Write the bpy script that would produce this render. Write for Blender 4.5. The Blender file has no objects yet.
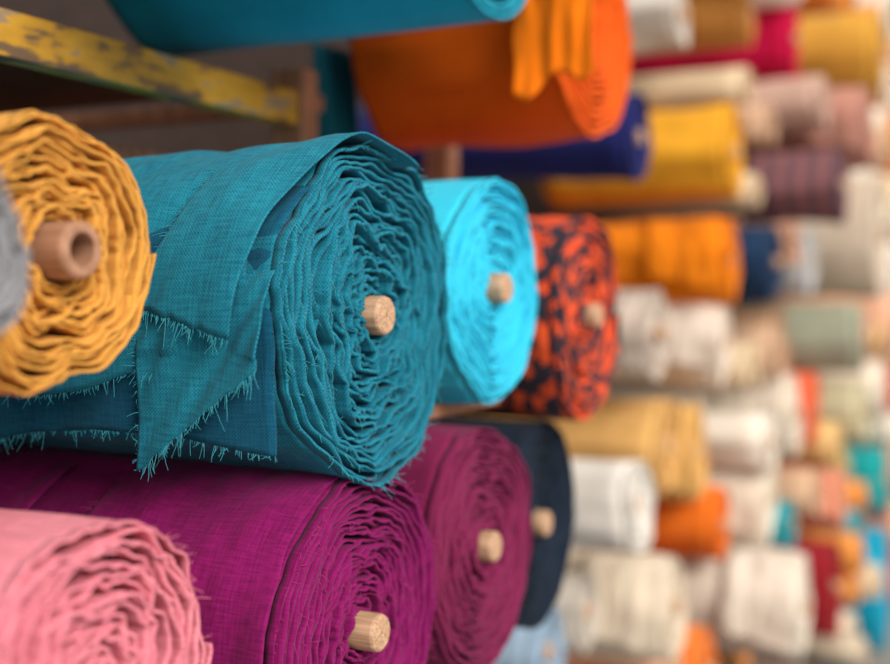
import bpy, math, random
from mathutils import noise, Vector
from math import sin, cos, pi
scene=bpy.context.scene
CH=1.5
def link(o,parent=None):
    scene.collection.objects.link(o)
    if parent: o.parent=parent
    return o
# ---------------- materials
def nd(nt,t,**k):
    n=nt.nodes.new(t)
    for a,b in k.items(): setattr(n,a,b)
    return n
def fabric(name,c1,c2=None,style='plain',period=0.0024,rough=.95,sheen=.05,pat=None,str_=1.0):
    m=bpy.data.materials.new(name); m.use_nodes=True
    nt=m.node_tree; L=nt.links; b=nt.nodes['Principled BSDF']
    b.inputs['Roughness'].default_value=rough
    b.inputs['Sheen Weight'].default_value=sheen
    b.inputs['Sheen Roughness'].default_value=.5
    b.inputs['Specular IOR Level'].default_value=.06
    if c2 is None: c2=tuple(x*.45 for x in c1)
    uv=nd(nt,'ShaderNodeUVMap')
    def stretched(sx,sy,det=2):
        mp=nd(nt,'ShaderNodeMapping'); mp.inputs['Scale'].default_value=(sx,sy,1)
        L.new(uv.outputs[0],mp.inputs[0])
        n=nd(nt,'ShaderNodeTexNoise'); n.inputs['Scale'].default_value=1; n.inputs['Detail'].default_value=det
        L.new(mp.outputs[0],n.inputs['Vector']); return n.outputs['Fac']
    def mth(op,a,bb=None):
        n=nd(nt,'ShaderNodeMath',operation=op)
        for i,v in enumerate((a,bb)):
            if v is None: continue
            if isinstance(v,(int,float)): n.inputs[i].default_value=v
            else: L.new(v,n.inputs[i])
        return n.outputs[0]
    a=stretched(40,460); c=stretched(460,40)
    lin=mth('MULTIPLY',mth('ADD',a,c),.5)
    sp=nd(nt,'ShaderNodeSeparateXYZ'); L.new(uv.outputs[0],sp.inputs[0])
    sx=mth('SINE',mth('MULTIPLY',sp.outputs[0],2*pi/period))
    sy=mth('SINE',mth('MULTIPLY',sp.outputs[1],2*pi/period))
    wv=mth('ADD',mth('MULTIPLY',mth('MULTIPLY',sx,sy),.5),.5)
    blot=stretched(9,9,3)
    if style=='weave': f=mth('ADD',mth('ADD',mth('MULTIPLY',lin,.60),mth('MULTIPLY',wv,.18)),mth('MULTIPLY',blot,.22))
    elif style=='linen': f=mth('ADD',mth('MULTIPLY',lin,.75),mth('MULTIPLY',blot,.25))
    else: f=mth('ADD',mth('MULTIPLY',lin,.5),mth('MULTIPLY',blot,.5))
    cr=nd(nt,'ShaderNodeValToRGB'); L.new(f,cr.inputs[0])
    cr.color_ramp.elements[0].position=.31; cr.color_ramp.elements[1].position=.67
    cr.color_ramp.elements[0].color=(*c2,1); cr.color_ramp.elements[1].color=(*c1,1)
    out=cr.outputs[0]
    if pat=='floral':
        def leaves(sx,sy,rot,off,th):
            mr=nd(nt,'ShaderNodeMapping'); mr.inputs['Rotation'].default_value=(0,0,rot); mr.inputs['Location'].default_value=(off,off*2,0)
            L.new(uv.outputs[0],mr.inputs[0])
            dn=nd(nt,'ShaderNodeTexNoise'); dn.inputs['Scale'].default_value=10; dn.inputs['Detail'].default_value=0
            L.new(mr.outputs[0],dn.inputs['Vector'])
            va=nd(nt,'ShaderNodeVectorMath',operation='MULTIPLY_ADD'); va.inputs[1].default_value=(.07,.07,0)
            L.new(dn.outputs['Color'],va.inputs[0]); L.new(mr.outputs[0],va.inputs[2])
            mp=nd(nt,'ShaderNodeMapping'); mp.inputs['Scale'].default_value=(sx,sy,1)
            L.new(va.outputs[0],mp.inputs[0])
            v=nd(nt,'ShaderNodeTexVoronoi',feature='F1',voronoi_dimensions='2D'); v.inputs['Scale'].default_value=1; v.inputs['Randomness'].default_value=.8
            L.new(mp.outputs[0],v.inputs['Vector'])
            return mth('LESS_THAN',v.outputs['Distance'],th), mth('LESS_THAN',mth('ABSOLUTE',mth('SUBTRACT',v.outputs['Distance'],th+.09)),.03)
        l1,o1=leaves(12,36,.5,0,.33); l2,o2=leaves(10,31,-.65,.37,.30)
        g=mth('MAXIMUM',l1,l2)
        mx0=nd(nt,'ShaderNodeMix',data_type='RGBA')
        L.new(mth('MULTIPLY',o2,.8),mx0.inputs[0]); L.new(out,mx0.inputs[6]); mx0.inputs[7].default_value=(.28,.02,.02,1)
        mx=nd(nt,'ShaderNodeMix',data_type='RGBA')
        L.new(g,mx.inputs[0]); L.new(mx0.outputs[2],mx.inputs[6]); mx.inputs[7].default_value=(.035,.03,.045,1)
        out=mx.outputs[2]
    if pat=='bands':
        w=mth('GREATER_THAN',mth('SINE',mth('MULTIPLY',sp.outputs[1],110)),.1)
        mx=nd(nt,'ShaderNodeMix',data_type='RGBA')
        L.new(w,mx.inputs[0]); mx.inputs[6].default_value=(.12,.07,.09,1); L.new(out,mx.inputs[7])
        out=mx.outputs[2]
    L.new(out,b.inputs['Base Color'])
    bp=nd(nt,'ShaderNodeBump'); bp.inputs['Strength'].default_value=.45*str_; bp.inputs['Distance'].default_value=.0012
    L.new(f,bp.inputs['Height']); L.new(bp.outputs[0],b.inputs['Normal'])
    return m
def wood(name,c1,c2,scale=(6,60,60),rough=.7):
    m=bpy.data.materials.new(name); m.use_nodes=True
    nt=m.node_tree; L=nt.links; b=nt.nodes['Principled BSDF']; b.inputs['Roughness'].default_value=rough
    tc=nd(nt,'ShaderNodeTexCoord'); mp=nd(nt,'ShaderNodeMapping'); mp.inputs['Scale'].default_value=scale
    L.new(tc.outputs['Object'],mp.inputs[0])
    n=nd(nt,'ShaderNodeTexNoise'); n.inputs['Scale'].default_value=4; n.inputs['Detail'].default_value=5
    L.new(mp.outputs[0],n.inputs['Vector'])
    cr=nd(nt,'ShaderNodeValToRGB'); L.new(n.outputs['Fac'],cr.inputs[0])
    cr.color_ramp.elements[0].position=.35; cr.color_ramp.elements[1].position=.65
    cr.color_ramp.elements[0].color=(*c2,1); cr.color_ramp.elements[1].color=(*c1,1)
    L.new(cr.outputs[0],b.inputs['Base Color'])
    bp=nd(nt,'ShaderNodeBump'); bp.inputs['Strength'].default_value=.3; bp.inputs['Distance'].default_value=.002
    L.new(n.outputs['Fac'],bp.inputs['Height']); L.new(bp.outputs[0],b.inputs['Normal'])
    return m
def paint(name):
    m=bpy.data.materials.new(name); m.use_nodes=True
    nt=m.node_tree; L=nt.links; b=nt.nodes['Principled BSDF']; b.inputs['Roughness'].default_value=.5
    tc=nd(nt,'ShaderNodeTexCoord')
    mp=nd(nt,'ShaderNodeMapping'); mp.inputs['Scale'].default_value=(1,.45,1.3)
    L.new(tc.outputs['Object'],mp.inputs[0])
    n=nd(nt,'ShaderNodeTexNoise'); n.inputs['Scale'].default_value=30; n.inputs['Detail'].default_value=9
    L.new(mp.outputs[0],n.inputs['Vector'])
    cr=nd(nt,'ShaderNodeValToRGB'); L.new(n.outputs['Fac'],cr.inputs[0])
    e=cr.color_ramp.elements; e[0].position=.40; e[0].color=(.14,.08,.04,1); e[1].position=.45; e[1].color=(.46,.23,.015,1)
    x=e.new(.56); x.color=(.56,.29,.02,1); x=e.new(.61); x.color=(.28,.20,.12,1)
    L.new(cr.outputs[0],b.inputs['Base Color']); return m
def plain(name,c,rough=.9):
    m=bpy.data.materials.new(name); m.use_nodes=True
    nt=m.node_tree; L=nt.links; b=nt.nodes['Principled BSDF']; b.inputs['Roughness'].default_value=rough
    n=nd(nt,'ShaderNodeTexNoise'); n.inputs['Scale'].default_value=5; n.inputs['Detail'].default_value=6
    tc=nd(nt,'ShaderNodeTexCoord'); L.new(tc.outputs['Object'],n.inputs['Vector'])
    cr=nd(nt,'ShaderNodeValToRGB'); L.new(n.outputs['Fac'],cr.inputs[0])
    cr.color_ramp.elements[0].color=(*[x*.7 for x in c],1); cr.color_ramp.elements[1].color=(*[min(1,x*1.2) for x in c],1)
    L.new(cr.outputs[0],b.inputs['Base Color']); return m
M_core=wood('core_wood',(.62,.39,.25),(.33,.19,.11),(5,90,90))
M_card=wood('core_cardboard',(.44,.23,.14),(.30,.15,.085),(5,30,30))
# ---------------- mesh helpers
def mkmesh(name,verts,faces,uvs,mat,parent=None,solid=0,smooth=True):
    me=bpy.data.meshes.new(name); me.from_pydata(verts,[],faces); 
    if uvs:
        ul=me.uv_layers.new(name='UVMap')
        for lp in me.loops: ul.data[lp.index].uv=uvs[lp.vertex_index]
    if smooth:
        for p in me.polygons: p.use_smooth=True
    me.materials.append(mat)
    o=bpy.data.objects.new(name,me); link(o,parent)
    if solid:
        md=o.modifiers.new('thickness','SOLIDIFY'); md.thickness=solid; md.offset=0
    return o
def threads(name,items,mat,parent,w=.0004):
    cu=bpy.data.curves.new(name,'CURVE'); cu.dimensions='3D'; cu.bevel_depth=w; cu.bevel_resolution=0
    for p,d,l in items:
        s=cu.splines.new('POLY'); n=5; s.points.add(n-1)
        side=Vector((random.uniform(-1,1),random.uniform(-1,1),random.uniform(-1,1)))*.8
        for i in range(n):
            k=i/(n-1); q=Vector(p)+Vector(d)*l*k+side*l*k*k+Vector((0,0,-.35*l*k*k))
            s.points[i].co=(*q,1); s.points[i].radius=1-.5*k
    cu.materials.append(mat)
    return link(bpy.data.objects.new(name,cu),parent)
def lathe(name,prof,mat,parent,seg=40,y=0,z=0):
    v=[];f=[]
    for r,x in prof:
        for i in range(seg):
            a=2*pi*i/seg; v.append((x,y+r*cos(a),z+r*sin(a)))
    for j in range(len(prof)-1):
        for i in range(seg):
            i2=(i+1)%seg; f.append((j*seg+i,j*seg+i2,(j+1)*seg+i2,(j+1)*seg+i))
    return mkmesh(name,v,f,None,mat,parent,smooth=False)
class Roll: pass
def roll(pos,R,mat,L=1.0,N=26,seg=150,amp=.006,seed=1,core=.018,clen=.035,hole=.002,cmat=None,
         cone=.01,thick=None,body=.003,fr=0,name='fabric_roll',edge=.004,hf=.5,nx=36,parent=None,warp=.004,frmat=None,tk=.5,cy=0,rot=None):
    rng=random.Random(seed); random.seed(seed)
    E=bpy.data.objects.new(name,None); E.empty_display_size=.05; E.location=pos; link(E,parent)
    if rot: E.rotation_euler=rot
    r0=core+.002; sp=(R-r0)/N
    if thick is None: thick=sp*tk
    ks=[(2,amp*.9),(3,amp*.7),(4,amp*.5),(5,amp*.45),(7,amp*.3),(9,amp*.15),(13,amp*.08)]
    ks=[(k,a*rng.uniform(.6,1.2),rng.uniform(0,6.28),rng.uniform(-3,3),rng.uniform(-14,14)) for k,a in ks]
    sd=seed*7.31
    def rad(t,x):
        u=t/(2*pi*N); th=t%(2*pi); env=min(1,u*2.2+.12)*(1.2-.55*u)
        xx_=max(x,-.12)
        h=sum(a*cos(k*th+p+d*u+q*xx_) for k,a,p,d,q in ks)*env
        c,s=cos(th),sin(th)
        wv=min(1,u*3)*(1-u*.6)*warp
        h+=wv*(noise.noise((c*1.3,s*1.3,u*7+sd))+.7*noise.noise((c*3.2,s*3.2,u*10+sd))+.35*noise.noise((c*8,s*8,u*14-sd)))*1.6
        h+=sp*hf*noise.noise((c*2.4,s*2.4,t/(2*pi)*.83+sd))
        h+=sp*hf*.5*noise.noise((c*9,s*9,t/(2*pi)*1.7+sd))
        if u>.8 and x<-.01: 
            w=min(1,(-x-.01)/.05)*body
            h+=w*(noise.noise((c*1.6,s*1.6,x*7+sd))*1.0+.5*noise.noise((c*5,s*5,x*4+sd)))
        return r0+(R-r0)*u+h
    def yo(t,x): return cy*(1-t/(2*pi*N))
    def ex(t):
        u=t/(2*pi*N)
        return -cone*(1-u)+edge*(noise.noise((t*.9,sd,0))+.9*noise.noise((t/(2*pi)*2.1,0,sd))+.4*noise.noise((t*4,sd,5)))
    V=[];F=[];U=[]
    nt_=int(seg*N)
    xs=[0,-.004,-.015,-.05]
    arc=0; s0=int(seg*(N-1.25)); s1=int(seg*(N-1.05))
    for i in range(nt_+1):
        t=2*pi*i/seg; e=ex(t); arc+=2*pi/seg*(r0+(R-r0)*i/nt_)
        sc=1 if i<s1 else .2
        for j,x in enumerate(xs):
            x*=sc
            r=rad(t,x)+(edge*.15*noise.noise((t*3,x*90,sd)) if j==0 else 0)
            V.append((e+x,r*cos(t)+yo(t,x),r*sin(t))); U.append((arc,x+e))
        if i:
            b=i*len(xs)
            for j in range(len(xs)-1): F.append((b+j,b+j+1,b+j+1-len(xs),b+j-len(xs)))
        if i==s0: arc0=arc
    mkmesh('rolled_layers',V,F,U,mat,E,solid=thick)
    V=[];F=[];U=[]; arc=arc0
    xx=[-.008-(L-.008)*((j/(nx-1))**1.25) for j in range(nx)]
    for i in range(s0,nt_+1):
        t=2*pi*i/seg; e=ex(t); arc+=2*pi/seg*R
        for j,x in enumerate(xx):
            r=rad(t,x)
            x_=x+e*max(0,1-j/4)
            V.append((x_,r*cos(t)+yo(t,x),r*sin(t))); U.append((arc,x_))
        if i>s0:
            b=(i-s0)*nx
            for j in range(nx-1): F.append((b+j,b+j+1,b+j+1-nx,b+j-nx))
    mkmesh('outer_wrap',V,F,U,mat,E,solid=thick*.8)
    for x in (-.045,-L+.002):
        V=[(x,0,0)];F=[];U=[(0,0)]
        for i in range(seg):
            t=2*pi*(N-2)+2*pi*i/seg
            r=rad(t,x); V.append((x,r*cos(t),r*sin(t))); U.append((r*cos(t),r*sin(t)))
        for i in range(seg): F.append((0,1+i,1+(i+1)%seg))
        mkmesh('inner_fill',V,F,U,mat,E)
    rc=core
    lathe('core_rod',[(rc,-L-.04),(rc,clen-.004),(rc-.001,clen-.0015),(rc-.003,clen),(hole+.001,clen),(hole,clen-.001),(hole,clen-.06),(.0001,clen-.06)],cmat or M_core,E,seg=40 if seg>80 else 20,y=cy)
    if fr:
        it=[]
        for _ in range(fr):
            u=rng.random()**.6; t=2*pi*N*u; 
            if rng.random()<.35: t=2*pi*(N-1+rng.random()*.99)
            r=rad(t,0); it.append(((ex(t),r*cos(t)+yo(t,0),r*sin(t)),(rng.uniform(.3,1),rng.uniform(-.5,.5)+.3*cos(t),rng.uniform(-.5,.5)+.3*sin(t)),rng.uniform(.003,.010)))
        threads('frayed_threads',it,frmat or mat,E)
    q=Roll(); q.E=E;q.R=R;q.mat=mat;q.L=L;q.pos=pos
    return q
def sheet(q,x0,x1,l0,lf,off,flare=.0,seed=0,wr=.003,nxs=60,nl=50,fr_bottom=0,fr_side=0,mat=None,name='loose_fold',slant=0,hang=1.75,side='x0',fl=.010,thick=.0016,tuck=.5,wf=14,tp=.25,frmat=None,diag=0):
    """cloth draped over the roll toward -Y. x in roll-local metres; l measured from the top."""
    R0=q.R; V=[];F=[];U=[]; mat=mat or q.mat; random.seed(seed)
    def P(k,m):
        l1=lf(k)+.004*noise.noise((k*9,seed,1)); l=l0+(l1-l0)*m
        o=-.008+(off+.008)*min(1,m/tp)
        R=R0+o
        x=x0+(x1-x0)*k + slant*(m-.5) + .005*noise.noise((l*20,seed,k))
        w=wr*(noise.noise((x*wf+l*diag,l*6,seed))+.5*noise.noise((x*wf*2.8+l*diag*2,l*14,seed+3)))*min(1,m/tp)
        f=flare*max(0,m-.35)**1.5
        a=l/(R0+off)
        if a<hang: y=-(R+w+f)*sin(a); z=(R+w+f)*cos(a)
        else:
            d=l-hang*(R0+off); y=-(R+w+f)*sin(hang)+d*(-cos(hang))*tuck+.3*w; z=(R+w+f)*cos(hang)-d*.98
        return (x,y,z),(l,x)
    for i in range(nxs+1):
        for j in range(nl+1):
            p,u=P(i/nxs,j/nl); V.append(p);U.append(u)
    for i in range(nxs):
        for j in range(nl):
            b=i*(nl+1)+j; F.append((b,b+1,b+nl+2,b+nl+1))
    mkmesh(name,V,F,U,mat,q.E,solid=thick)
    it=[]
    for _ in range(fr_bottom):
        k=random.random(); p,_u=P(k,1); dn=.35+.9*abs(noise.noise((k*14,seed,9)))*2
        it.append((p,(random.uniform(-.6,.6),random.uniform(-.6,.1),-1),(.25+random.random()**2*1.2)*fl*dn))
    for _ in range(fr_side):
        p,_u=P(0 if side=='x0' else 1,random.random()); it.append((p,(-1 if side=='x0' else 1,random.uniform(-.5,.2),random.uniform(-.4,.4)),random.uniform(.3,1)*fl))
    if it: threads('frayed_edge',it,frmat or mat,q.E)
# ---------------- hero rolls
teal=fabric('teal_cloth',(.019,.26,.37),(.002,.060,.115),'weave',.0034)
teal2=fabric('teal_cloth_shaded',(.010,.12,.21),(.002,.032,.075),'weave',.0034)  # darkened copy of the teal; shade below the upper fold is in its colour
tealf=fabric('teal_thread',(.05,.36,.46),(.03,.25,.33))
cyan=fabric('cyan_cloth',(.05,.62,.85),(.02,.46,.70),'plain')
mustard=fabric('mustard_cloth',(.76,.39,.085),(.50,.22,.035),'plain')
floral=fabric('floral_cloth',(.88,.12,.035),(.74,.075,.02),'plain',pat='floral')
pink=fabric('pink_cloth',(.85,.31,.38),(.50,.11,.17),'linen')
magenta=fabric('magenta_cloth',(.29,.012,.145),(.105,.003,.05),'linen')
magf=fabric('magenta_thread',(.45,.04,.2),(.3,.02,.14))
plum=fabric('plum_cloth',(.25,.022,.095),(.11,.006,.04),'plain')
navy=fabric('navy_cloth',(.010,.022,.045),(.003,.008,.018),'plain')
greyk=fabric('grey_cloth',(.35,.35,.38),(.15,.15,.17),'linen')
orange=fabric('orange_cloth',(.84,.13,.006),(.62,.075,.004),'plain')
orange2=fabric('light_orange_cloth',(.95,.23,.008),(.88,.16,.005),'plain')
upteal=fabric('blue_teal_cloth',(.015,.35,.50),(.008,.22,.34),'plain')
mauve=fabric('mauve_cloth',(.25,.2,.24),(.12,.09,.12),'plain')

T=roll((-.53,.949,CH-.024),.155,teal,L=.95,N=26,seg=190,amp=.0085,seed=3,core=.0185,clen=.012,cone=.004,fr=520,hf=1.0,edge=.013,body=.004,warp=.011,frmat=tealf)
sheet(T,-.60,-.035,-.05,lambda k:.318+.012*sin(k*13)-.01*k,.006,flare=.016,seed=11,wr=.012,fr_bottom=330,frmat=tealf,wf=7,diag=9,nxs=110,nl=60)
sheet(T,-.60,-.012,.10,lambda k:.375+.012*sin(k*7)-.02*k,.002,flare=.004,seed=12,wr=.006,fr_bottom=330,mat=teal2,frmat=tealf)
sheet(T,-.105,-.008,-.04,lambda k:.255+.025*k,.013,flare=.012,seed=13,wr=.007,fr_bottom=80,fr_side=60,slant=-.07,frmat=tealf,diag=8)
sheet(T,-.145,-.012,.20,lambda k:.392-.095*k,.010,flare=.022,seed=14,wr=.015,fr_bottom=110,fr_side=50,frmat=tealf,wf=18,diag=14)
C=roll((-.54,1.263,CH+.002),.1345,cyan,N=24,seg=150,amp=.005,seed=5,core=.018,clen=.014,cone=.004,hf=.8,edge=.006,warp=.006)
Fl=roll((-.54,1.605,CH-.037),.150,floral,N=17,seg=140,amp=.005,seed=8,core=.018,clen=.016,cone=.004,edge=.006,name='floral_fabric_roll')
Mu=roll((-.587,.600,CH+.028),.0985,mustard,L=.8,N=17,seg=170,amp=.006,seed=9,core=.0205,clen=.012,hole=.012,cmat=M_card,cone=.012,hf=1.0,edge=.007,warp=.006,tk=.45,cy=.012)
Pk=roll((-.54,.590,CH-.268),.114,pink,L=.8,N=16,seg=150,amp=.006,seed=12,core=.016,clen=.01,cone=.002,hf=1.1,edge=.008,fr=200,warp=.008,tk=.36)
Mg=roll((-.535,.934,CH-.318),.146,magenta,L=.95,N=26,seg=160,amp=.005,seed=14,core=.0175,clen=.020,cone=.002,hf=.9,edge=.008,fr=300,warp=.008,frmat=magf,tk=.45)
sheet(Mg,-.235,-.010,-.10,lambda k:.42,.004,flare=.004,seed=21,wr=.006,fr_side=110,fl=.018,frmat=magf,tp=.12,diag=5)
sheet(Mg,-.60,-.31,-.10,lambda k:.40,.004,flare=.004,seed=22,wr=.008,fr_side=10,fl=.018,frmat=magf,tp=.12,diag=5)
Pl=roll((-.542,1.234,CH-.2995),.146,plum,N=23,seg=150,amp=.005,seed=17,core=.0175,clen=.014,cone=.002,hf=.8,edge=.007,warp=.007)
Nv=roll((-.59,1.532,CH-.331),.147,navy,N=24,seg=110,amp=.003,seed=19,core=.018,clen=.014,cone=.002,hf=.5)
Gy=roll((-.50,.435,CH+.025),.056,greyk,L=.5,N=8,seg=90,amp=.004,seed=23,core=.010,clen=.006,hf=1)
Og=roll((-.56,1.685,CH+.432),.198,orange,L=.33,N=16,seg=110,amp=.008,seed=25,body=.012,clen=-.02,cone=.012)
sheet(Og,-.045,.070,.05,lambda k:.50-.03*k+.012*sin(k*9),.016,flare=.02,seed=33,wr=.020,mat=orange2,nxs=90,wf=17,tp=.2)
Ub=roll((-.55,1.263,CH+.478),.150,upteal,L=.50,N=16,seg=100,amp=.004,seed=27)
Um=roll((-.60,.93,CH+.485),.145,mauve,L=.6,N=16,seg=100,amp=.004,seed=28)
# ---------------- mid/far rolls (x,y,z,radius,length,colour)
tab=[
(-.64,3.03,1.86,.115,.5,(.85,.40,.03)),(-.70,3.92,2.01,.075,.7,(.03,.5,.65)),(-.72,2.49,1.84,.10,.7,(.02,.025,.15)),
(-.61,3.04,1.58,.115,.7,(.88,.24,.01)),(-.58,3.39,1.58,.115,.7,(.02,.05,.12)),(-.54,3.93,1.59,.115,.7,(.58,.60,.62)),
(-.42,3.45,1.80,.10,.28,(.34,.14,.15)),(-.38,4.29,1.68,.21,.4,(.74,.62,.50)),(-.36,3.72,2.00,.125,.7,(.56,.27,.21)),
(-.47,3.49,2.05,.08,.6,(.70,.46,.38)),(-.58,3.65,2.27,.12,.7,(.70,.01,.08)),(-.88,3.83,2.44,.10,.7,(.6,.57,.54)),
(-.62,3.36,2.29,.085,.4,(.58,.25,.06)),(-.32,4.01,2.27,.15,.7,(.74,.38,.06)),(-.53,4.42,2.51,.11,.7,(.12,.12,.18)),
(-.76,3.10,2.25,.085,.5,(.74,.68,.62)),
(-.68,3.08,1.365,.115,.7,(.86,.74,.64)),(-.73,2.60,1.40,.11,.7,(.64,.54,.47)),(-.66,3.81,1.33,.11,.7,(.46,.27,.16)),
(-.43,4.16,1.34,.12,.7,(.40,.42,.32)),(-.60,3.66,1.12,.125,.7,(.86,.76,.64)),(-.53,4.00,1.10,.12,.7,(.9,.16,.07)),
(-.42,4.48,1.06,.11,.7,(.74,.68,.46)),(-.74,2.70,1.13,.11,.7,(.80,.46,.16)),(-.69,2.98,1.08,.13,.7,(.80,.46,.15)),
(-.615,3.37,.90,.13,.7,(.88,.79,.67)),(-.71,2.345,1.05,.098,.7,(.86,.82,.77)),(-.70,3.11,.87,.10,.7,(.88,.19,.02)),
(-.49,4.02,.81,.11,.7,(.86,.34,.22)),(-.68,2.60,.775,.12,.7,(.82,.70,.56)),(-.513,3.30,.62,.145,.7,(.82,.74,.64)),
(-.50,3.86,.55,.16,.7,(.36,.02,.03)),(-.38,4.73,.35,.24,.7,(.01,.42,.66)),(-.735,3.56,.655,.06,.7,(.05,.35,.42)),
(-.70,3.58,.44,.11,.7,(.82,.34,.09)),(-.484,4.41,.84,.09,.7,(.5,.44,.2)),(-.417,4.72,.77,.13,.7,(.02,.42,.44)),
(-.82,2.15,.78,.10,.6,(.32,.45,.60)),(-.786,2.36,.81,.085,.6,(.62,.56,.50)),
(-.66,2.93,.53,.12,.6,(.88,.24,.05)),(-.62,3.02,.27,.12,.6,(.5,.08,.07)),
]
placed=[]
for i,(X,Y,Z,R,Ln,c) in enumerate(tab):
    m=fabric('shelf_cloth_%d'%i,c,tuple(v*.6 for v in c),'plain',pat='bands' if i==6 else None)
    g=random.Random(500+i)
    q=roll((X+g.uniform(-.03,.03),Y,Z),R,m,L=Ln,N=9,seg=56,amp=g.uniform(.004,.010),seed=40+i,core=.018,clen=g.uniform(-.002,.02),nx=12,edge=.009,cone=.004,body=.008,
         rot=(0,g.uniform(-.05,.05),g.uniform(-.06,.06)))
    placed.append((Y,Z,R))
    if i in (3,8,16,20,24,25,29,30): sheet(q,-.20,g.uniform(-.03,.03),.0,lambda k,R=R:R*2.0+.04*k,.006,flare=.02,seed=600+i,wr=.012,nxs=24,nl=24,thick=.003,wf=20)
# smaller rolls and remnants wedged in the gaps, and the distant stacks at the end of the aisle
pal=[(.85,.72,.56),(.88,.34,.08),(.9,.80,.68),(.92,.84,.74),(.8,.62,.42),(.9,.5,.34),(.7,.45,.30),(.04,.38,.45),(.88,.76,.60),(.85,.58,.25),(.6,.10,.08),(.02,.42,.62)]
pm=[fabric('stack_cloth_%d'%i,c,tuple(v*.6 for v in c)) for i,c in enumerate(pal)]
St=bpy.data.objects.new('fabric_roll_stack',None); link(St)
rr=random.Random(11); n=0
stack=[]
for cy,zs in ((4.78,(1.12,1.38,2.1,2.36)),(5.06,None),(5.33,None),(5.60,None),(5.87,None)):
    for z in (zs or [.18+.262*k+(.1 if int(cy*100)%2 else 0) for k in range(10)]):
        if cy<5.1 and z<.7: continue
        stack.append((-.40+rr.uniform(-.06,.06),cy,z,rr.uniform(.11,.125)))
        placed.append((cy,z,.12))
tries=0
while tries<5000 and len(stack)<90:
    tries+=1
    y=rr.uniform(2.5,4.9); z=rr.uniform(.15,2.6); r=rr.uniform(.045,.08)
    if y<3.15 and z>.75: continue
    if all(math.hypot(y-a,z-b)>(r+c)*1.03 for a,b,c in placed):
        placed.append((y,z,r)); stack.append((-.74+.15*(y-2.4)+rr.uniform(-.05,.06),y,z,r))
for (x,y,z,r) in stack:
    n+=1
    k=rr.choice(range(len(pal))) if z<1.2 else rr.choice([0,1,2,3,4,5,6,8,9])
    roll((x,y,z),r,pm[k],L=.5,N=6,seg=36,amp=.005,seed=200+n,core=.016,clen=.01,nx=6,edge=.006,cone=.004,parent=St)
# ---------------- structure
def box(name,lo,hi,mat,bev=.003,parent=None):
    x0,y0,z0=lo;x1,y1,z1=hi; cx,cy,cz=(x0+x1)/2,(y0+y1)/2,(z0+z1)/2
    v=[(x-cx,y-cy,z-cz) for x in (x0,x1) for y in (y0,y1) for z in (z0,z1)]
    f=[(0,1,3,2),(4,6,7,5),(0,4,5,1),(2,3,7,6),(0,2,6,4),(1,5,7,3)]
    o=mkmesh(name,v,f,None,mat,parent,smooth=False); o.location=(cx,cy,cz)
    if bev:
        md=o.modifiers.new('bevel','BEVEL'); md.width=bev; md.segments=2
    return o
M_w=wood('shelf_wood',(.48,.21,.11),(.25,.10,.05),(20,20,3))
M_w2=wood('plank_wood',(.24,.10,.05),(.11,.045,.022),(3,20,20))
M_d=wood('dark_wood',(.030,.012,.008),(.012,.006,.004),(20,3,20))
M_y=paint('chipped_yellow_paint')
S=bpy.data.objects.new('storage_rack',None); link(S)
box('yellow_beam',(-.93,.1,CH+.235),(-.90,1.385,CH+.283),M_y,.002,S)
box('post_front',(-.95,1.387,CH+.145),(-.895,1.43,CH+.318),M_w,.003,S)
box('post_middle',(-.985,1.95,0),(-.935,2.0,CH+1.6),M_w,.003,S)
box('post_far',(-.985,6.3,0),(-.935,6.35,CH+1.6),M_w,.003,S)
box('rail_far',(-.95,1.9,2.0),(-.92,3.36,2.04),M_y,.002,S)
box('cross_rail',(-1.62,1.44,CH+.265),(-.91,1.47,CH+.29),M_w,.003,S)
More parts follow.
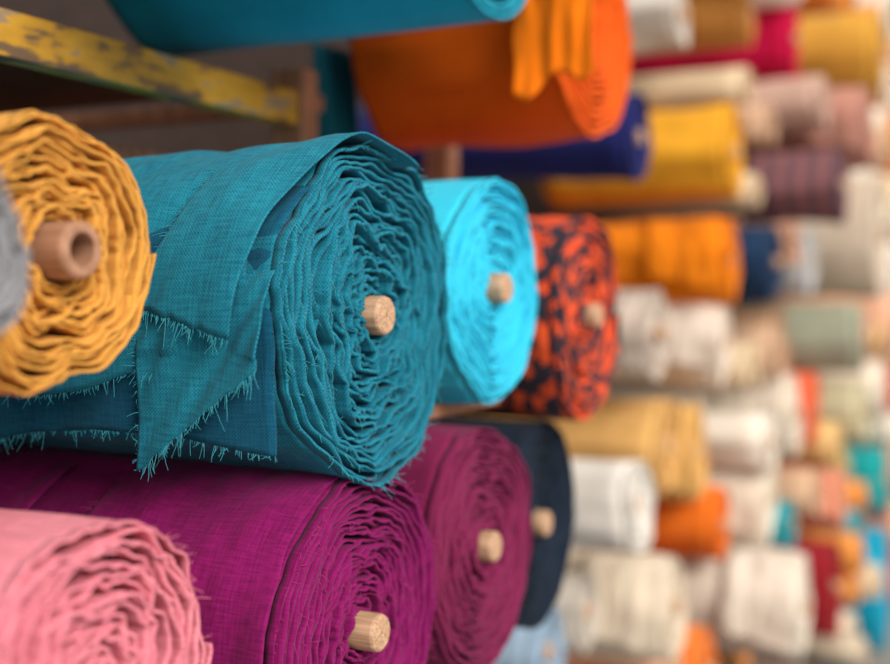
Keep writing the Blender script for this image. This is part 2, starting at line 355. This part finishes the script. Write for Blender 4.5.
box('shelf_plank',(-1.62,1.0,CH+.285),(-.96,1.38,CH+.30),M_w2,.003,S)
box('shelf_plank',(-1.62,1.10,CH+.155),(-.99,1.42,CH+.18),M_w2,.003,S)
box('support_plank',(-.75,1.13,CH-.152),(-.60,1.41,CH-.136),M_w,.002,S)
# dark teal cloth hanging inside the rack
V=[];F=[];U=[];nw=60;nh=20
for i in range(nw+1):
    k=i/nw
    for j in range(nh+1):
        m=j/nh; V.append((-.950+.02*k*(.7+.5*m)+.012*sin(k*22+m)*(.5+m*.5),1.50+.10*k,.18-.22*m)); U.append((k*.2,m*.2))
for i in range(nw):
    for j in range(nh):
        b=i*(nh+1)+j; F.append((b,b+1,b+nh+2,b+nh+1))
hc=mkmesh('hanging_teal_cloth',V,F,U,fabric('dark_teal_cloth',(.006,.09,.12),(.003,.04,.06)),None,solid=.002); hc.location=(0,0,CH+.20)
box('wall_left',(-1.85,-1,0),(-1.75,8,3.4),M_d,0)
box('wall_back',(-1.85,8,0),(3,8.1,3.4),M_d,0)
box('floor',(-1.85,-2,-.05),(4,8.1,0),plain('concrete',(.3,.28,.26)),0)
# ---------------- camera, light
cam=bpy.data.cameras.new('camera'); co=bpy.data.objects.new('camera',cam); link(co)
co.location=(0,0,CH); co.rotation_euler=(pi/2,0,math.atan2(.4346,.9006))
cam.sensor_width=36; cam.lens=36*1150/890; cam.shift_y=-42/890
cam.clip_start=.01
cam.dof.use_dof=True; cam.dof.focus_distance=.99; cam.dof.aperture_fstop=1.9
scene.camera=co
w=bpy.data.worlds.new('sky'); scene.world=w; w.use_nodes=True
w.node_tree.nodes['Background'].inputs[0].default_value=(1,.95,.89,1); w.node_tree.nodes['Background'].inputs[1].default_value=.86
s=bpy.data.lights.new('sun','SUN'); s.energy=3.9; s.angle=math.radians(30); s.color=(1,.94,.84)
so=bpy.data.objects.new('sun',s); link(so)
so.rotation_euler=Vector((-.82,.42,-.58)).to_track_quat('-Z','Y').to_euler()
scene.view_settings.view_transform='Standard'
